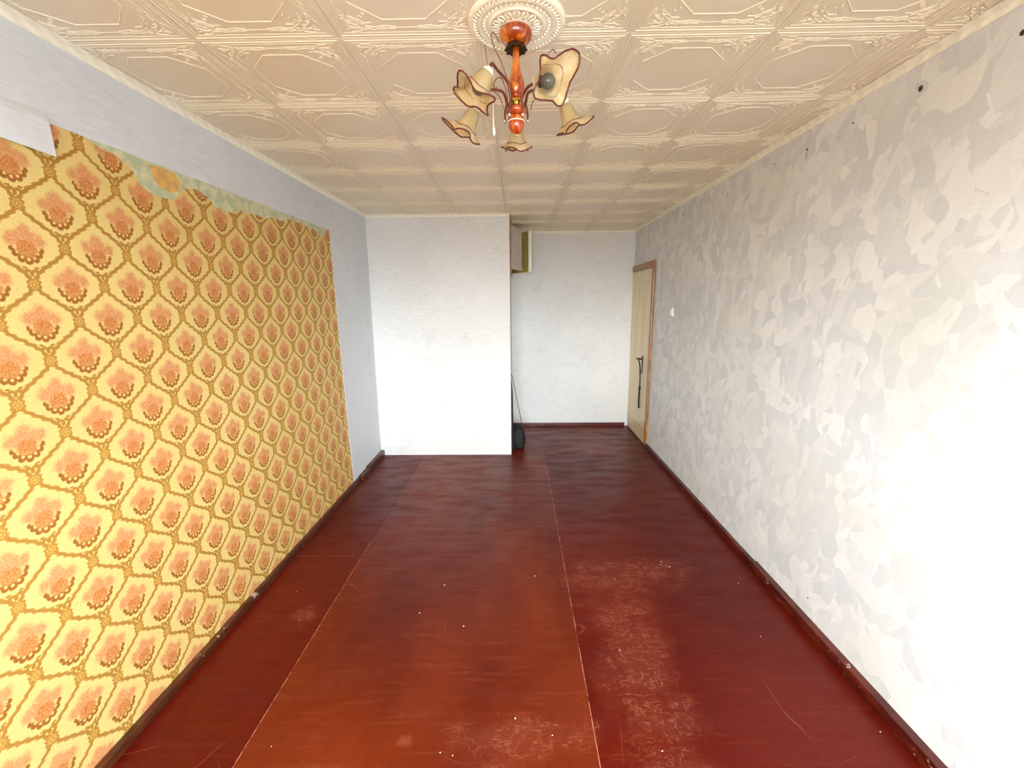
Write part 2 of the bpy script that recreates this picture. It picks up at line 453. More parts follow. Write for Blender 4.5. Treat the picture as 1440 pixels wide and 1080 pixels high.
struct('wall_right', B(XR, XR+0.12, YR, YB+0.12, 0, H+0.1), M_brush)
struct('wall_back', B(XB-0.05, XR, YB, YB+0.12, 0, H+0.1), M_white)
rear = bmesh.new()
box(rear, XL-0.12, WX0, YR-0.14, YR, 0, H+0.1); box(rear, WX1, XR+0.12, YR-0.14, YR, 0, H+0.1)
box(rear, WX0, WX1, YR-0.14, YR, 0, WZ0); box(rear, WX0, WX1, YR-0.14, YR, WZ1, H+0.1)
struct('wall_rear', rear, M_white)
wf = bmesh.new()
for a in ((WX0, WX1, WZ0, WZ0+0.05), (WX0, WX1, WZ1-0.05, WZ1), (WX0, WX0+0.05, WZ0, WZ1), (WX1-0.05, WX1, WZ0, WZ1), (-0.03, 0.03, WZ0, WZ1)):
    box(wf, a[0], a[1], YR-0.12, YR-0.07, a[2], a[3], bev=0.004)
struct('window_1', wf, M_winframe)

# left wall with its layers of paper
wl = struct('wall_left', B(XL-0.12, XL-0.004, YR, YF, 0, H+0.1), M_plaster)
obj('old_damask_paper', B(XL-0.004, XL-0.0025, YR, 3.86, 0.0, 2.36), M_damask, wl, label='old yellow wallpaper with pink ogee damask pattern')
green = [(1.66, 2.33), (1.68, 2.316), (1.74, 2.297), (1.80, 2.292), (1.86, 2.268), (1.885, 2.235), (1.90, 2.205), (1.95, 2.186), (2.00, 2.180), (2.07, 2.186), (2.10, 2.215),
         (2.13, 2.245), (2.2, 2.268), (2.26, 2.262), (2.30, 2.25), (2.35, 2.216), (2.42, 2.206), (2.5, 2.212), (2.56, 2.238), (2.60, 2.225), (2.66, 2.24), (2.75, 2.245), (2.80, 2.232), (2.90, 2.268),
         (2.98, 2.256), (3.05, 2.270), (3.12, 2.292), (3.2, 2.284), (3.3, 2.295), (3.40, 2.262), (3.46, 2.285), (3.55, 2.250), (3.60, 2.238), (3.66, 2.27), (3.70, 2.33)]
obj('bare_plaster_patch', poly_sheet(green, XL-0.0026, XL-0.0015), M_green, wl, label='pale green bare plaster where paper is torn off')
tan = [(1.955, 2.300), (2.02, 2.312), (2.10, 2.305), (2.13, 2.27), (2.11, 2.235), (2.06, 2.212), (2.00, 2.222), (1.975, 2.25)]
mt, p_ = new_mat('tan_paper_scrap', rough=0.8); P_ = pos(); setin(p_, 'Base Color', mixc(sst(0.4, 0.6, noise(P_, 25, 3)), lin(222, 178, 96), lin(206, 160, 92)))
obj('paper_scrap', poly_sheet(tan, XL-0.0016, XL-0.0009), mt, wl, label='tan scrap of torn paper')
edge = [(YR, 2.235), (0.9, 2.236), (1.30, 2.24), (1.50, 2.252), (1.535, 2.29), (1.556, 2.316)]
yy = 1.556
while yy < 3.72:
    yy += 0.09; edge.append((min(yy, 3.745), 2.318 + random.uniform(-0.003, 0.003)))
vert = [(3.752, 2.318), (3.765, 2.0), (3.772, 1.6), (3.785, 1.2), (3.795, 0.8), (3.81, 0.4), (3.828, 0.1), (3.83, 0.0)]
outline = edge + vert + [(YF, 0.0), (YF, H), (YR, H)]
obj('upper_paper', poly_sheet(outline, XL-0.0025, XL), M_blue, wl, label='pale blue-white wallpaper left above and beside the old paper')
# peeling flap
fl = bmesh.new(); NU, NV = 12, 8; grid = []
for i in range(NU+1):
    row = []
    for j in range(NV+1):
        u, v = i/NU, j/NV
        yt = 0.95 + (1.538-0.95)*u; yb = 0.95 + (1.552-0.95)*u
        zt = 2.335 + (2.35-2.335)*u - 0.008*sin(u*3); zb = 2.228 - 0.020*u**2
        y = yt*(1-v)+yb*v; z = zt*(1-v)+zb*v
        x = XL + 0.001 + (0.004+0.016*u**1.6)*(sin(min(1.0, v*3.2)*pi/2) - 0.55*max(0, v-0.3))
        row.append(fl.verts.new((x, y, z)))
    grid.append(row)
for i in range(NU):
    for j in range(NV): fl.faces.new((grid[i][j], grid[i+1][j], grid[i+1][j+1], grid[i][j+1]))
obj('paper_flap', fl, M_blue, wl, label='corner of pale wallpaper peeling off and curling outward')

# cupboard block: front, side with an opening high up
AY0, AY1, AZ0, AZ1 = 5.02, 5.78, 2.075, 2.56
blk = struct('wall_front', B(XL, XB-0.03, YF, YF+0.06, 0, H+0.05), M_white)
obj('front_edge', B(XB-0.0305, XB, YF-0.0, YF+0.055, 0, H), M_white, blk)
sd = bmesh.new()
box(sd, XB-0.05, XB, YF+0.056, AY0, 0, H+0.05); box(sd, XB-0.05, XB, AY0, YB, 0, AZ0); box(sd, XB-0.05, XB, AY0, YB, AZ1, H+0.05)
box(sd, XB-0.05, XB, AY1, YB, AZ0, AZ1)
struct('wall_side', sd, M_white)

# ceiling: slab and embossed foam tiles
ceil = struct('ceiling', B(XL-0.12, XR+0.12, YR-0.14, YB+0.12, H+0.004, H+0.12), M_plaster)
def ridge(bm, pts, w=0.0022, h=0.0016, closed=False):
    pts = [Vector((p[0], p[1], 0)) for p in pts]; n = len(pts); A = []
    for i, p in enumerate(pts):
        a = pts[(i-1) % n] if (i > 0 or closed) else p; b = pts[(i+1) % n] if (i < n-1 or closed) else p
        t = (b-a).normalized(); s = Vector((-t.y, t.x, 0))
        A.append((bm.verts.new(p+s*w), bm.verts.new(p+Vector((0, 0, -h*1.4))), bm.verts.new(p-s*w)))
    for i in range(n if closed else n-1):
        q, c = A[i], A[(i+1) % n]
        bm.faces.new((q[0], q[1], c[1], c[0])); bm.faces.new((q[1], q[2], c[2], c[1]))
def tile_bm():
    bm = bmesh.new(); g = 0.2494; k = 0.0035
    # plate with chamfered edge, underside at z=0 (facing the room)
    o = [bm.verts.new((sx*g, sy*g, 0.003)) for sx, sy in ((-1, -1), (1, -1), (1, 1), (-1, 1))]
    i_ = [bm.verts.new((sx*(g-k), sy*(g-k), 0.0)) for sx, sy in ((-1, -1), (1, -1), (1, 1), (-1, 1))]
    bm.faces.new(i_); bm.faces.new(o)
    for a in range(4): bm.faces.new((o[a], o[(a+1) % 4], i_[(a+1) % 4], i_[a]))
    ridge(bm, [(-0.236, -0.236), (0.236, -0.236), (0.236, 0.236), (-0.236, 0.236)], 0.0035, 0.0022, True)
    ridge(bm, [(-0.222, -0.222), (0.222, -0.222), (0.222, 0.222), (-0.222, 0.222)], 0.0018, 0.0012, True)
    oc = [(-0.07, -0.155), (0.07, -0.155), (0.155, -0.07), (0.155, 0.07), (0.07, 0.155), (-0.07, 0.155), (-0.155, 0.07), (-0.155, -0.07)]
    ridge(bm, oc, 0.0024, 0.0018, True)
    for q in range(4):
        R = Matrix.Rotation(q*pi/2, 2)
        for mx in (1, -1):
            def T(pts): return [tuple(R @ Vector((mx*a, b))) for a, b in pts]
            # inner line between the scrolls
            ridge(bm, T([(0.0, 0.197), (0.035, 0.197)]), 0.0016, 0.0012)
            # pair of woven scrolls running towards the corner
            for ph, am, bs in ((0, 0.007, 0.200), (pi, 0.007, 0.200), (0.8, 0.004, 0.189)):
                ridge(bm, T([(0.035+0.10*t/14, bs + am*sin(ph + 3.3*pi*t/14)*(0.5+0.5*t/14)) for t in range(15)]), 0.0014, 0.0014)
            # round curl
            ridge(bm, T([(0.138+0.011*(1-t/16)*cos(0.55*t), 0.196+0.011*(1-t/16)*sin(0.55*t)) for t in range(14)]), 0.0014, 0.0015)
            ridge(bm, T([(0.165+0.010*(1-t/18)*cos(0.55*t+2), 0.183+0.010*(1-t/18)*sin(0.55*t+2)) for t in range(14)]), 0.0014, 0.0015)
            # acanthus leaf strokes around the corner
            for s0, s1, cu in (((0.150, 0.205), (0.190, 0.214), 0.006), ((0.160, 0.198), (0.205, 0.205), -0.006), ((0.172, 0.175), (0.196, 0.150), 0.006),
                               ((0.150, 0.172), (0.176, 0.132), -0.007), ((0.176, 0.190), (0.200, 0.178), 0.004), ((0.135, 0.178), (0.160, 0.160), 0.005)):
                dx, dy = s1[0]-s0[0], s1[1]-s0[1]
                ridge(bm, T([(s0[0]+dx*t/6 - dy*sin(pi*t/6)*cu*20, s0[1]+dy*t/6 + dx*sin(pi*t/6)*cu*20) for t in range(7)]), 0.0017, 0.0017)
            ridge(bm, T([(0.110, 0.170), (0.136, 0.170)]), 0.0018, 0.0016)
            for t in range(3):
                bx, by = 0.150-0.013*t, 0.150-0.013*t
                if mx == 1: ridge(bm, T([(bx-0.004, by+0.004), (bx+0.004, by-0.004)]), 0.003, 0.0020)
    for v in bm.verts: v.co.z += 0.0
    return bm
tb = tile_bm(); bmesh.ops.recalc_face_normals(tb, faces=tb.faces)
base_tile = bpy.data.meshes.new('tile'); tb.to_mesh(base_tile); base_tile.materials.append(M_foam)
def clipped(x0, x1, y0, y1):
    bm = tb.copy()
    for co, no, on in (((x0, 0, 0), (-1, 0, 0), x0 > -0.2499), ((x1, 0, 0), (1, 0, 0), x1 < 0.2499), ((0, y0, 0), (0, -1, 0), y0 > -0.2499), ((0, y1, 0), (0, 1, 0), y1 < 0.2499)):
        if on: bmesh.ops.bisect_plane(bm, geom=bm.verts[:]+bm.edges[:]+bm.faces[:], plane_co=co, plane_no=no, clear_outer=True)
    me = bpy.data.meshes.new('tile'); bm.to_mesh(me); bm.free(); me.materials.append(M_foam); return me
cache = {}
for ix in range(7):
    for iy in range(-2, 13):
        cx = -1.36 + 0.5*ix; cy = -0.08 + 0.5*iy
        x0, x1 = max(cx-0.25, XL), min(cx+0.25, XR); y0, y1 = max(cy-0.25, YR), min(cy+0.25, YB)
        if x1-x0 < 0.01 or y1-y0 < 0.01: continue
        if cy+0.25 > YF and cx+0.25 < XB+0.3:
            if cy-0.25 > YF and cx+0.25 <= XB: continue
            if cx+0.25 <= XB: y1 = min(y1, YF)
            elif cy > YF+0.1: x0 = max(x0, XB)
        key = tuple(round(v, 4) for v in (x0-cx, x1-cx, y0-cy, y1-cy))
        if key not in cache:
            cache[key] = base_tile if key == (-0.25, 0.25, -0.25, 0.25) else clipped(*key)
        o = bpy.data.objects.new('tile', cache[key]); COL.objects.link(o); o.parent = ceil
        o.location = (cx + (0.0012 if ix == 3 else 0), cy, H + random.uniform(-0.0004, 0.0006))
        o.rotation_euler = (random.uniform(-0.0005, 0.0005), random.uniform(-0.0005, 0.0005), 0)
tb.free()

# foam cornice strips
def cornice(name, p0, p1, inward, s=0.030, sk=0.028):
    p0, p1 = Vector(p0), Vector(p1); n = Vector(inward); bm = bmesh.new()
    prof = [(0, 0), (s, 0), (s, -0.003), (s*0.62, -0.008), (s*0.35, -sk*0.45), (0.006, -sk*0.85), (0.004, -sk), (0, -sk)]
    ends = []
    for P in (p0, p1): ends.append([bm.verts.new((P.x+n.x*a, P.y+n.y*a, H-0.0015+b)) for a, b in prof])
    k = len(prof)
    for i in range(k): bm.faces.new((ends[0][i], ends[0][(i+1) % k], ends[1][(i+1) % k], ends[1][i]))
    bm.faces.new(ends[0]); bm.faces.new(ends[1])
    return struct(name, bm, M_cornice)
cornice('trim_1', (XL, YR, 0), (XL, YF, 0), (1, 0, 0))
cornice('trim_2', (XR, YR, 0), (XR, YB, 0), (-1, 0, 0))
cornice('trim_3', (XL, YF, 0), (XB, YF, 0), (0, -1, 0))
cornice('trim_4', (XB+0.0, YB, 0), (XR, YB, 0), (0, -1, 0))

# skirting boards
def board(x0, x1, y0, y1, h, parent, mat, lab=None, tilt=0):
    bm = B(x0, x1, y0, y1, 0.0, h, bev=0.006)
    o = obj('skirting_board', bm, mat, parent)
    if lab: o['label'] = lab
    return o
def empty_struct(name):
    o = bpy.data.objects.new(name, None); COL.objects.link(o); o['kind'] = 'structure'; return o
bl = empty_struct('baseboard_left')
board(XL, XL+0.030, YR, 1.95, 0.042, bl, M_sk_dark); board(XL, XL+0.026, 1.955, 3.93, 0.045, bl, M_sk_dark)
board(XL, XL+0.048, 3.945, 4.16, 0.050, bl, M_sk_dark, 'splintered wider skirting piece'); board(XL, XL+0.040, 4.165, YF, 0.062, bl, M_sk_dark)
br = empty_struct('baseboard_right')
board(XR-0.040, XR, YR, 2.52, 0.060, br, M_sk_red, 'thicker red-brown skirting board'); board(XR-0.030, XR, 2.524, 4.885, 0.048, br, M_sk_red)
bb = empty_struct('baseboard_back')
board(XB+0.003, XR-0.05, YB-0.026, YB, 0.05, bb, M_sk_red)
# strip of dark quarter-round lying beside the near right board
# ------------------------------------------------------------------ door in the right wall
dr = empty_struct('door_1')
DY0, DY1, DZ = 4.975, 5.795, 2.07
obj('door_frame', B(XR-0.022, XR, 4.905, DY0-0.002, 0.0, DZ+0.085, bev=0.004), M_frame, dr)
obj('door_frame', B(XR-0.022, XR, DY0-0.001, YB-0.001, DZ+0.012, DZ+0.085, bev=0.004), M_frame, dr)
leaf = obj('door_leaf', B(XR-0.014, XR, DY0+0.004, DY1, 0.012, DZ, bev=0.003), M_door, dr)
obj('door_stile', B(XR-0.018, XR-0.012, DY0, DY0+0.016, 0.012, DZ, bev=0.001), M_doorwhite, dr, label='pale worn edge of the door')
hb = bmesh.new(); hy = 5.20
box(hb, XR-0.020, XR-0.014, hy-0.022, hy+0.022, 0.84, 1.06, bev=0.002)
tube(hb, [(XR-0.018, hy, 1.02), (XR-0.060, hy, 1.02)], 0.010, 10)
tube(hb, spline([(XR-0.060, hy-0.006, 1.02), (XR-0.064, hy+0.04, 1.022), (XR-0.060, hy+0.10, 1.012)]), 0.009, 10)
obj('door_handle', hb, M_iron, dr, smooth=False, label='dark lever handle on a plate')
st = bmesh.new()
tube(st, spline([(XR-0.058, hy+0.03, 1.02), (XR-0.040, hy+0.012, 0.94), (XR-0.035, hy-0.004, 0.80), (XR-0.030, hy+0.008, 0.70), (XR-0.034, hy-0.002, 0.66)]), [0.007]*33 if False else 0.0075, 8)
box(st, XR-0.045, XR-0.022, hy-0.018, hy+0.014, 0.645, 0.675, bev=0.004)
tube(st, spline([(XR-0.034, hy-0.002, 0.65), (XR-0.030, hy+0.018, 0.56), (XR-0.028, hy+0.024, 0.44), (XR-0.026, hy+0.012, 0.40)]), 0.0105, 8)
hs = obj('hanging_strap', st, M_black, None, smooth=False); tag(hs, 'black strap hanging from the door handle', 'strap')

sw = thing('light_switch', 'ivory light switch on the right wall near the door', 'switch', (XR, 4.33, 1.60))
obj('switch_plate', B(-0.012, 0, -0.042, 0.042, -0.042, 0.042, bev=0.004), M_switch, sw)
obj('switch_rocker', B(-0.018, -0.011, -0.018, 0.018, -0.026, 0.026, bev=0.003), M_switch, sw)

# ------------------------------------------------------------------ overhead cupboard in the block's side
cb = thing('overhead_cupboard', 'small high cupboard beside the alcove with two leaves ajar', 'cupboard', (XB, 5.4, AZ0))
def rel(bm, ox=XB, oy=5.4, oz=AZ0):
    for v in bm.verts: v.co -= Vector((ox, oy, oz))
    return bm
cbx = bmesh.new()
box(cbx, XB-0.50, XB-0.48, AY0, AY1, AZ0, AZ1); box(cbx, XB-0.50, XB-0.052, AY0-0.015, AY0, AZ0, AZ1); box(cbx, XB-0.50, XB-0.052, AY1, AY1+0.012, AZ0, AZ1)
box(cbx, XB-0.50, XB-0.052, AY0, AY1, AZ0-0.015, AZ0); box(cbx, XB-0.50, XB-0.052, AY0, AY1, AZ1, AZ1+0.015)
obj('cupboard_interior', rel(cbx), M_dark, cb)
fr = bmesh.new()
box(fr, XB+0.0005, XB+0.013, 4.90, AY0, AZ0-0.09, AZ1+0.045, bev=0.002)
obj('frame_post', rel(fr), M_frame, cb, label='orange-brown near post of the frame')
fr = bmesh.new(); box(fr, XB+0.0005, XB+0.013, AY0, AY1, AZ0-0.035, AZ0, bev=0.002); obj('frame_rail', rel(fr), M_frame, cb)
fr = bmesh.new(); box(fr, XB+0.0005, XB+0.016, AY0, AY1, AZ1, AZ1+0.045, bev=0.002); obj('frame_rail', rel(fr), M_olive, cb)
def leafbox(hx, hy, ang, width, z0, z1, th=0.018, off=0):
    bm = B(0, th, 0, width, z0, z1, bev=0.002)
    bm.transform(Matrix.Translation((hx, hy, 0)) @ Matrix.Rotation(ang, 4, 'Z')); return bm
obj('cupboard_leaf', rel(leafbox(XB+0.012, AY0-0.02, -0.30, 0.365, AZ0+0.005, AZ1-0.012)), M_leaf, cb, label='near leaf papered pinkish grey, slightly open')
lf2 = leafbox(XB+0.012, AY1-0.002, pi+0.55, 0.405, AZ0+0.003, AZ1-0.006, th=-0.018)
obj('cupboard_leaf', rel(lf2), M_olive, cb, label='far leaf showing its olive inner face')
fx, fy = XB+0.012+0.405*sin(0.55), AY1-0.002-0.405*cos(0.55)
ed = B(0, 0.036, -0.004, 0.0, AZ0-0.002, AZ1, bev=0.001)
ed.transform(Matrix.Translation((fx-0.004, fy-0.001, 0)))
obj('leaf_edge_strip', rel(ed), M_doorwhite, cb, label='white painted edge of the far leaf')

# ------------------------------------------------------------------ things on the floor beside the block
bgm = bmesh.new(); seg = 20; rings = []
prof = [(0.0, 0.95), (0.02, 1.08), (0.08, 1.12), (0.15, 1.08), (0.20, 1.02), (0.235, 0.92), (0.252, 0.72), (0.262, 0.4), (0.258, 0.1)]
for z, s in prof:
    ring = []
    for i in range(seg):
        a = 2*pi*i/seg; k = s*(1 + 0.06*sin(3*a+z*20) + 0.05*sin(7*a+z*35))*(1+0.12*cos(4*a+pi))
        ring.append(bgm.verts.new((0.068*k*cos(a), 0.12*k*sin(a), z)))
    rings.append(ring)
for A, C in zip(rings, rings[1:]):
    for i in range(seg): bgm.faces.new((A[i], A[(i+1) % seg], C[(i+1) % seg], C[i]))
bgm.faces.new(rings[0]); bgm.faces.new(rings[-1])
o = obj('black_sack', bgm, M_black, smooth=True); o.location = (0.010, 4.96, 0.001)
tag(o, 'small black plastic sack on the floor beside the white block', 'bag')
sl = bmesh.new()
tube(sl, [(0.0925, 5.13, 0.004), (0.008, 5.12, 0.435), (-0.0735, 5.11, 0.865)], [0.0035, 0.0035, 0.003], 8)
tag(obj('thin_rod', sl, M_iron, smooth=True), 'thin dark rod leaning on the side of the white block', 'rod')
sl = bmesh.new()
P4 = [(-0.045, 4.90, 0.0), (-0.0735, 4.90, 0.0), (-0.077, 4.90, 0.83), (-0.066, 4.90, 0.83)]
a = [sl.verts.new(Vector(p)) for p in [(-0.074, 4.80, 0.0), (-0.050, 4.80, 0.0), (-0.058, 4.80, 0.70), (-0.0755, 4.80, 0.88)]]
b = [sl.verts.new(v.co + Vector((0, 0.012, 0))) for v in a]
sl.faces.new(a); sl.faces.new(b)
for i in range(4): sl.faces.new((a[i], a[(i+1) % 4], b[(i+1) % 4], b[i]))
tag(obj('narrow_slat', sl, M_black), 'narrow black slat standing upright against the white block', 'slat')

# ------------------------------------------------------------------ wall plugs along the top of the right wall
plugs = [(1.491, 2.499, 0.008, 'dark wall plug nearest the window end of the right wall'),
         (1.824, 2.493, 0.0085, 'largest wall plug with a screw eye, second from the right frame edge'),
         (2.157, 2.498, 0.0042, 'small wall plug between the screw-eye plug and the stained one'),
         (2.471, 2.489, 0.0052, 'wall plug with dark drips running below it'),
         (2.767, 2.503, 0.0042, 'small dark wall plug just beyond the dripping plug'),
         (3.412, 2.500, 0.0055, 'wall plug at the middle of the far group of three'),
         (3.731, 2.500, 0.0045, 'tiny wall plug next to last before the door corner'),
         (4.185, 2.487, 0.0075, 'farthest wall plug, nearest the back corner'),
         (2.043, 0.154, 0.004, 'single dark plug low on the right wall above the skirting')]
for i, (y, z, r, lab) in enumerate(plugs):
    t = thing('wall_plug', lab, 'wall plug', (XR, y, z), 'dark plugs in the right wall')
    bm = bmesh.new(); lathe(bm, [(r*0.3, 0.0), (r*1.1, 0.0), (r, 0.002), (r*0.45, 0.0025), (r*0.3, 0.001)], 12)
    for v in bm.verts: v.co = Vector((-v.co.z, v.co.x, v.co.y*(1.25 if i == 1 else 1)))
    obj('plug_collar', bm, M_plug, t)
    bm = bmesh.new(); ball(bm, (-0.001, 0, 0), r*0.5, 8); obj('hole_shade', bm, M_hole, t)  # dark ball: shade inside the drilled hole, put into its colour
    if i == 1:
        bm = bmesh.new(); tube(bm, [(-0.012, 0.007*cos(q*pi/6), 0.010+0.009*sin(q*pi/6)) for q in range(12)], 0.0013, 6, closed=True)
        obj('screw_eye', bm, M_silver, t)
    if i == 3:
        bm = bmesh.new(); box(bm, -0.0008, -0.0001, -0.003, -0.0005, -0.035, -0.012); box(bm, -0.0008, -0.0001, 0.001, 0.003, -0.05, -0.03)
        obj('drip_mark', bm, M_plug, t)

# crumbs of paint on the floor
cr_pts = [(0.951, 2.601), (0.965, 2.56), (0.985, 2.545), (0.935, 2.57), (0.96, 2.535), (0.60, 2.42), (0.10, 2.45), (-0.46, 2.36), (-0.30, 2.02), (-0.56, 2.12),
          (1.35, 2.38), (-0.02, 1.50), (-0.31, 1.36), (-0.26, 1.35), (0.13, 1.43), (-0.98, 1.38), (1.25, 1.95), (0.55, 1.37), (1.45, 1.45), (-0.40, 2.02), (-1.35, 2.3), (0.50, 1.86)]
cm = None
cr_lab = ['leftmost white crumb of the small cluster on the right half of the floor',
    'white paint crumb in the middle of the cluster on the right half of the floor',
    'rightmost white crumb of the cluster on the right half of the floor',
    'left lower white crumb of the cluster on the right half of the floor',
    'lowest white crumb of the cluster on the right half of the floor',
    'white crumb on the cracked paint patch left of the crumb cluster',
    'white crumb left of the centre seam, level with the cracked patch',
    'white crumb on the middle of the centre floor sheet, farthest of those there',
    'white crumb on the centre floor sheet, middle of the three near the left seam',
    'white crumb on the centre floor sheet, closest to the left seam',
    'lone white crumb close to the right skirting board',
    'white crumb at the scratched patch just left of the centre seam',
    'left one of a close pair of crumbs near the bottom edge',
    'right one of a close pair of crumbs near the bottom edge',
    'white crumb touching the centre seam near the bottom edge',
    'white crumb beside the left seam near the bottom edge',
    'white crumb alone on the smooth red floor right of the cracked strip',
    'white crumb near the lower end of the cracked strip',
    'white crumb by the right skirting near the bottom right corner',
    'white crumb right of the one near the left seam, on the centre sheet',
    'white crumb alone on the left strip of floor',
    'white crumb halfway down the long cracked strip']
for i, (x, y) in enumerate(cr_pts):
    if cm is None:
        bm = bmesh.new(); bmesh.ops.create_icosphere(bm, subdivisions=1, radius=0.004)
        for v in bm.verts: v.co = Vector((v.co.x*random.uniform(0.6, 1.3), v.co.y*random.uniform(0.6, 1.3), max(v.co.z, -0.0012)*0.5 + 0.0006))
        o = obj('paint_crumb', bm, M_crumb); cm = o
    else:
        o = cm.copy(); COL.objects.link(o)
    o.location = (x, y, 0.0); s = random.uniform(0.6, 1.2); o.scale = (s, s, s); o.rotation_euler = (0, 0, random.uniform(0, 6))
    tag(o, cr_lab[i], 'crumb', 'white paint crumbs scattered on the floor')

# ------------------------------------------------------------------ ceiling rose
CX, CY = 0.004, 1.600
rs = thing('ceiling_rose', 'round cream embossed ceiling rose above the chandelier', 'ceiling rose', (CX, CY, H))
bm = bmesh.new()
lathe(bm, [(0.159, 0.0), (0.159, -0.006), (0.152, -0.013), (0.143, -0.014), (0.139, -0.010), (0.132, -0.009), (0.128, -0.014), (0.121, -0.016), (0.116, -0.011), (0.098, -0.010),
           (0.092, -0.016), (0.085, -0.018), (0.080, -0.012), (0.062, -0.012), (0.045, -0.020), (0.0, -0.020)][::-1] if False else
      [(0.159, 0.0), (0.159, -0.006), (0.152, -0.013), (0.143, -0.014), (0.139, -0.010), (0.132, -0.009), (0.128, -0.014), (0.121, -0.016), (0.116, -0.011), (0.098, -0.010),
       (0.092, -0.016), (0.085, -0.018), (0.080, -0.012), (0.062, -0.012), (0.050, -0.020), (0.002, -0.020)], 96)
obj('rose_body', bm, M_rose, rs, smooth=True)
bm = bmesh.new()
for k in range(56):
    a = 2*pi*k/56
    tube(bm, [(r*cos(a+da), r*sin(a+da), z) for r, z, da in ((0.129, -0.013, 0.0), (0.136, -0.017, 0.03), (0.144, -0.0145, 0.07))], [0.0015, 0.0038, 0.0015], 5)
obj('rope_rim', bm, M_rose, rs, smooth=True)
bm = bmesh.new()
for k in range(40):
    a = 2*pi*k/40; ball(bm, (0.1065*cos(a), 0.1065*sin(a), -0.012), 0.0042, 6)
obj('bead_ring', bm, M_rose, rs, smooth=True)
bm = bmesh.new()
for k in range(16):
    a = 2*pi*k/16
    for sgn in (-1, 1):
        tube(bm, [(r*cos(a+sgn*da), r*sin(a+sgn*da), z) for r, z, da in ((0.050, -0.019, 0.0), (0.062, -0.019, 0.10), (0.074, -0.018, 0.12), (0.082, -0.016, 0.02))], [0.002, 0.0032, 0.003, 0.0015], 5)
obj('leaf_ring', bm, M_rose, rs, smooth=True)

# ------------------------------------------------------------------ chandelier
CC = Vector((0.001, 1.605, 0.0))
ch = thing('chandelier', 'five-arm wooden chandelier with ruffled glass shades hanging from the ceiling', 'chandelier', (CC.x, CC.y, 2.26))
ZO = 2.26
def lz(prof): return [(r, z-ZO) for r, z in prof]
bm = lathe(bmesh.new(), lz([(0.002, 2.5925), (0.044, 2.5925), (0.050, 2.590), (0.0545, 2.580), (0.0545, 2.574), (0.050, 2.564), (0.040, 2.554), (0.030, 2.550), (0.004, 2.549)]), 40)
obj('canopy', bm, M_amber, ch, smooth=True)
bm = lathe(bmesh.new(), lz([(0.004, 2.552), (0.020, 2.551), (0.029, 2.546), (0.034, 2.536), (0.036, 2.532), (0.034, 2.531), (0.030, 2.536), (0.018, 2.544), (0.004, 2.546)]), 60,
           wob=lambda a, r, z: 0.09*cos(10*a)*(1 if r > 0.025 else 0))
obj('rosette', bm, M_bronze, ch, smooth=True)
bm = lathe(bmesh.new(), lz([(0.006, 2.552), (0.0125, 2.548), (0.0115, 2.520), (0.0115, 2.500), (0.0135, 2.484), (0.017, 2.468), (0.022, 2.452), (0.0265, 2.438), (0.0285, 2.425), (0.028, 2.414), (0.0245, 2.403), (0.019, 2.396), (0.012, 2.393)]), 36)
obj('stem', bm, M_amber, ch, smooth=True)
bm = lathe(bmesh.new(), lz([(0.010, 2.396), (0.022, 2.396), (0.0245, 2.391), (0.022, 2.387), (0.010, 2.387)]), 36)
obj('stem_collar', bm, M_redwood, ch, smooth=True)
bm = lathe(bmesh.new(), lz([(0.010, 2.387), (0.021, 2.386), (0.026, 2.376), (0.026, 2.370), (0.022, 2.362), (0.010, 2.361)]), 8)
obj('brass_band', bm, M_brass, ch)
bm = lathe(bmesh.new(), lz([(0.010, 2.362), (0.026, 2.361), (0.034, 2.355), (0.036, 2.348), (0.033, 2.341), (0.024, 2.335), (0.010, 2.334)]), 36)
obj('hub', bm, M_redwood, ch, smooth=True)
bm = lathe(bmesh.new(), lz([(0.010, 2.335), (0.022, 2.334), (0.027, 2.328), (0.0285, 2.320), (0.0285, 2.3165), (0.010, 2.3160)]), 36)
obj('finial_cap', bm, M_amber, ch, smooth=True)
bm = lathe(bmesh.new(), lz([(0.010, 2.3165), (0.0295, 2.3165), (0.0297, 2.3135), (0.010, 2.3135)]), 36)
obj('finial_ring', bm, M_cord, ch)
bm = lathe(bmesh.new(), lz([(0.010, 2.3136), (0.0285, 2.3135), (0.0275, 2.303), (0.0235, 2.292), (0.0165, 2.283), (0.008, 2.278), (0.002, 2.277)]), 36)
obj('finial', bm, M_redwood, ch, smooth=True)
bm = ball(bmesh.new(), (0, 0, 2.274-ZO), 0.0045, 12); obj('finial_tip', bm, M_brass, ch, smooth=True)

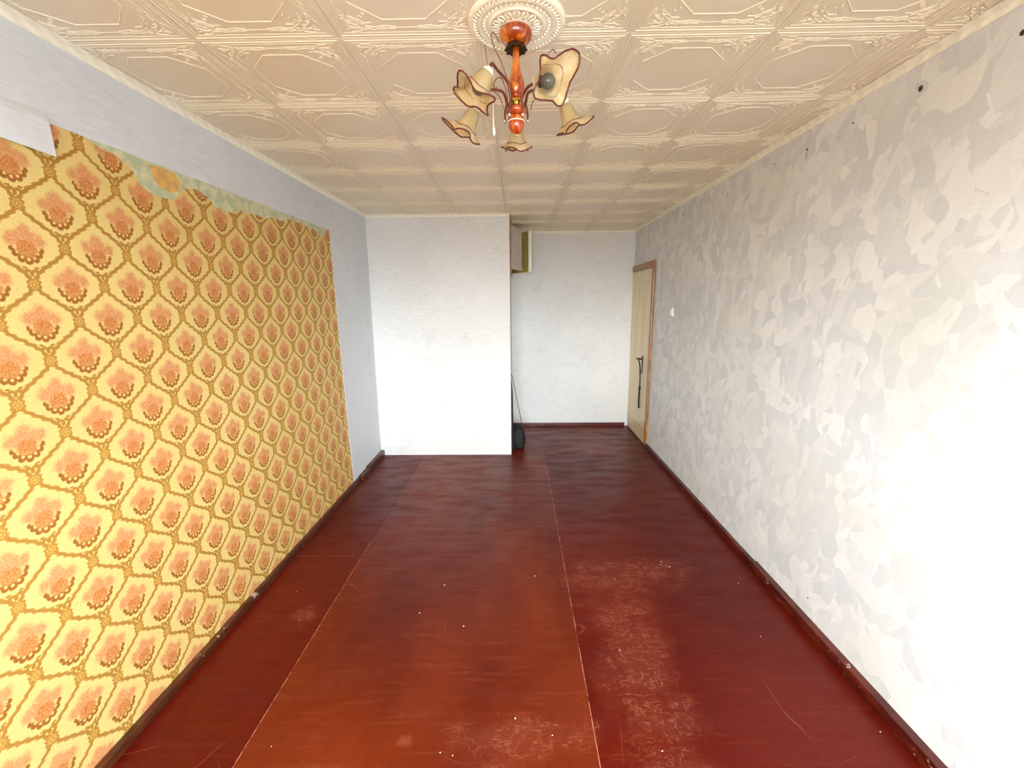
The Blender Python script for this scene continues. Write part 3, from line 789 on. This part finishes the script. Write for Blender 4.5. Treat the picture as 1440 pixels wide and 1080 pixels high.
def loc(p): return Vector(p) - Vector((CC.x, CC.y, ZO))
def frame_from(axis, spin):
    z = Vector(axis).normalized(); x = z.orthogonal().normalized()
    up = Vector((0, 0, 1)); x = (up - z*up.dot(z)).normalized() if abs(z.z) < 0.98 else Vector((1, 0, 0)); y = z.cross(x)
    c, s = cos(spin), sin(spin); return x*c + y*s, -x*s + y*c, z
def shade(neck, axis, spin, L=0.085, W_=0.050, amp=0.42, n=4, longk=0):
    X_, Y_, Z_ = frame_from(axis, spin); N = loc(neck)
    bm = bmesh.new(); NR, NS = 18, 72; rings = []
    prof = [(0.0, 0.012), (0.06, 0.018), (0.15, 0.023), (0.3, 0.0265), (0.45, 0.0285), (0.6, 0.031), (0.75, 0.037), (0.88, 0.046), (1.0, 0.056)]
    def rad(t):
        for (a, ra), (b, rb) in zip(prof, prof[1:]):
            if t <= b: k = (t-a)/(b-a); return ra + (rb-ra)*k
        return prof[-1][1]
    rimpts = []
    for i in range(NR+1):
        t = i/NR; ring = []
        for j in range(NS):
            a = 2*pi*j/NS
            fl_ = max(0, (t-0.55)/0.45)**1.6
            wv = cos(n*a) + 0.25*cos(2*n*a+0.7) + 0.12*sin(3*a)
            r = rad(t)*(W_/0.05)*(1 + amp*0.75*fl_*wv + longk*fl_*max(0, cos(a))**5)
            if t > 0.3: r *= 1 + 0.010*cos(24*a)
            ax = L*(t - 0.30*fl_*max(-1, cos(n*a))*0.5 + 0.10*fl_*sin(n*a+1))
            p = N + X_*r*cos(a) + Y_*r*sin(a) + Z_*ax
            ring.append(bm.verts.new(p))
            if i == NR: rimpts.append(p.copy())
        rings.append(ring)
    inner = [r.co.copy() for r in rings[int(NR*0.80)]]
    for A, C in zip(rings, rings[1:]):
        for j in range(NS): bm.faces.new((A[j], A[(j+1) % NS], C[(j+1) % NS], C[j]))
    bmesh.ops.solidify(bm, geom=bm.faces[:], thickness=0.0016)
    so = obj('lamp_shade', bm, M_shade, ch, smooth=True)
    rb = tube(bmesh.new(), rimpts, 0.0026, 6, closed=True); obj('shade_rim', rb, M_rim, so, smooth=True, label='burgundy wavy rim')
    rb = tube(bmesh.new(), [Vector(p)+ (Vector(p)-(N+Z_*L*0.8)).normalized()*0.0012 for p in inner], 0.0012, 5, closed=True); obj('shade_line', rb, M_rim, so, smooth=True, label='thin burgundy line inside the ruffle')
    # holder cup
    cbm = lathe(bmesh.new(), [(0.004, -0.014), (0.013, -0.012), (0.0185, -0.002), (0.019, 0.008), (0.016, 0.009), (0.004, 0.0)], 20)
    cbm.transform(Matrix((( X_.x, Y_.x, Z_.x, N.x), (X_.y, Y_.y, Z_.y, N.y), (X_.z, Y_.z, Z_.z, N.z), (0, 0, 0, 1))))
    obj('shade_holder', cbm, M_rose, ch, smooth=True)
    # bulb with dark socket
    bb_ = lathe(bmesh.new(), [(0.002, 0.020), (0.008, 0.022), (0.011, 0.028), (0.019, 0.040), (0.0225, 0.051), (0.021, 0.062), (0.014, 0.071), (0.006, 0.0755), (0.001, 0.076)], 20)
    T = Matrix(((X_.x, Y_.x, Z_.x, N.x), (X_.y, Y_.y, Z_.y, N.y), (X_.z, Y_.z, Z_.z, N.z), (0, 0, 0, 1)))
    bb_.transform(T); bo = obj('bulb', bb_, M_bulb, ch, smooth=True)
    sb = lathe(bmesh.new(), [(0.002, 0.002), (0.015, 0.002), (0.017, 0.030), (0.014, 0.034), (0.002, 0.034)], 16); sb.transform(T)
    obj('bulb_base', sb, M_socket, bo)
    return N, Z_

def arm(pts, rads=0.0048):
    return obj('arm', tube(bmesh.new(), spline([loc(p) for p in pts], 8), rads, 10), M_arm, ch, smooth=True)
def curl(pts, r=0.0016):
    return obj('curl', tube(bmesh.new(), spline([loc(p) for p in pts], 8), r, 6), M_arm, ch, smooth=True)
def endball(p, r=0.0064):
    return obj('end_ball', ball(bmesh.new(), loc(p), r, 14), M_silver, ch, smooth=True)
# upper left (near), lower left, far centre, upper right (near), lower right
specs = [((-0.086, 1.470, 2.405), (-0.52, -0.16, -0.86), 0.9, dict(L=0.085, W_=0.056, longk=0.2, n=4, amp=0.34)),
         ((-0.140, 1.660, 2.385), (-0.55, 0.15, -0.90), 0.1, dict(L=0.095, W_=0.048, longk=0.55, n=3, amp=0.40)),
         ((0.002, 1.790, 2.385), (0.0, 0.35, -1.0), 0.6, dict(L=0.090, W_=0.048, n=4, amp=0.34)),
         ((0.070, 1.490, 2.385), (0.46, -0.72, -0.30), -0.75, dict(L=0.080, W_=0.053, longk=0.75, n=4, amp=0.24)),
         ((0.168, 1.675, 2.405), (0.42, 0.20, -0.90), 0.2, dict(L=0.090, W_=0.046, longk=0.35, n=3, amp=0.42))]
for nk, ax, sp_, kw in specs:
    N, Z_ = shade(nk, ax, sp_, **kw)
    nk = Vector(nk); hub = Vector((CC.x, CC.y, 2.350)); d = (nk-hub); d.z = 0; R_ = d.length; d.normalize()
    back = nk - Z_*0.014
    pts = [hub + d*0.030, hub + d*0.030 + Vector((0, 0, 0.0)) , hub + d*0.036 + Vector((0, 0, 0.035)), hub + d*0.052 + Vector((0, 0, 0.068)), hub + d*(0.052+R_)*0.52 + Vector((0, 0, 0.082)), back + Vector((0, 0, 0.018)) - d*0.012, back]
    if nk.x > 0.05 and nk.y < 1.6:
        pts = [hub + d*0.030, hub + d*0.036 + Vector((0, 0, 0.020)), hub + d*0.050 + Vector((0, 0, 0.036)), hub + d*0.075 + Vector((0, 0, 0.044)), back]
    else: pts.pop(1)
    arm(pts)
    # drop with a silver ball under each arm
    lo_ = hub + d*0.042 + Vector((0, 0, -0.022)); arm([hub + d*0.034 + Vector((0, 0, 0.03)), hub + d*0.042 + Vector((0, 0, 0.0)), lo_], 0.0034); endball(lo_ + Vector((0, 0, -0.004)))
# thin tendrils
curl([(-0.024, 1.590, 2.40), (-0.030, 1.585, 2.44), (-0.048, 1.575, 2.485), (-0.068, 1.57, 2.52), (-0.078, 1.57, 2.552), (-0.074, 1.57, 2.566), (-0.062, 1.57, 2.556), (-0.054, 1.57, 2.536)])
curl([(-0.026, 1.585, 2.36), (-0.032, 1.58, 2.40), (-0.046, 1.57, 2.432), (-0.062, 1.57, 2.434), (-0.073, 1.57, 2.418), (-0.070, 1.57, 2.404), (-0.060, 1.57, 2.408)])
curl([(-0.040, 1.585, 2.345), (-0.046, 1.58, 2.365), (-0.060, 1.575, 2.388), (-0.074, 1.57, 2.396)])
curl([(0.050, 1.590, 2.345), (0.054, 1.58, 2.362), (0.064, 1.575, 2.374), (0.070, 1.57, 2.378)])
curl([(0.085, 1.47, 2.420), (0.098, 1.46, 2.446), (0.112, 1.455, 2.456), (0.120, 1.45, 2.444)])
pc = tube(bmesh.new(), [loc(p) for p in [(-0.076, 1.60, 2.400), (-0.077, 1.60, 2.330), (-0.0765, 1.60, 2.300), (-0.0755, 1.60, 2.292), (-0.0750, 1.60, 2.280), (-0.0745, 1.60, 2.272)]], [0.0011, 0.0020, 0.0028, 0.0048, 0.0050, 0.0030], 8)
obj('pull_cord', pc, M_cord, ch, smooth=True, label='short white cord with a thick end')
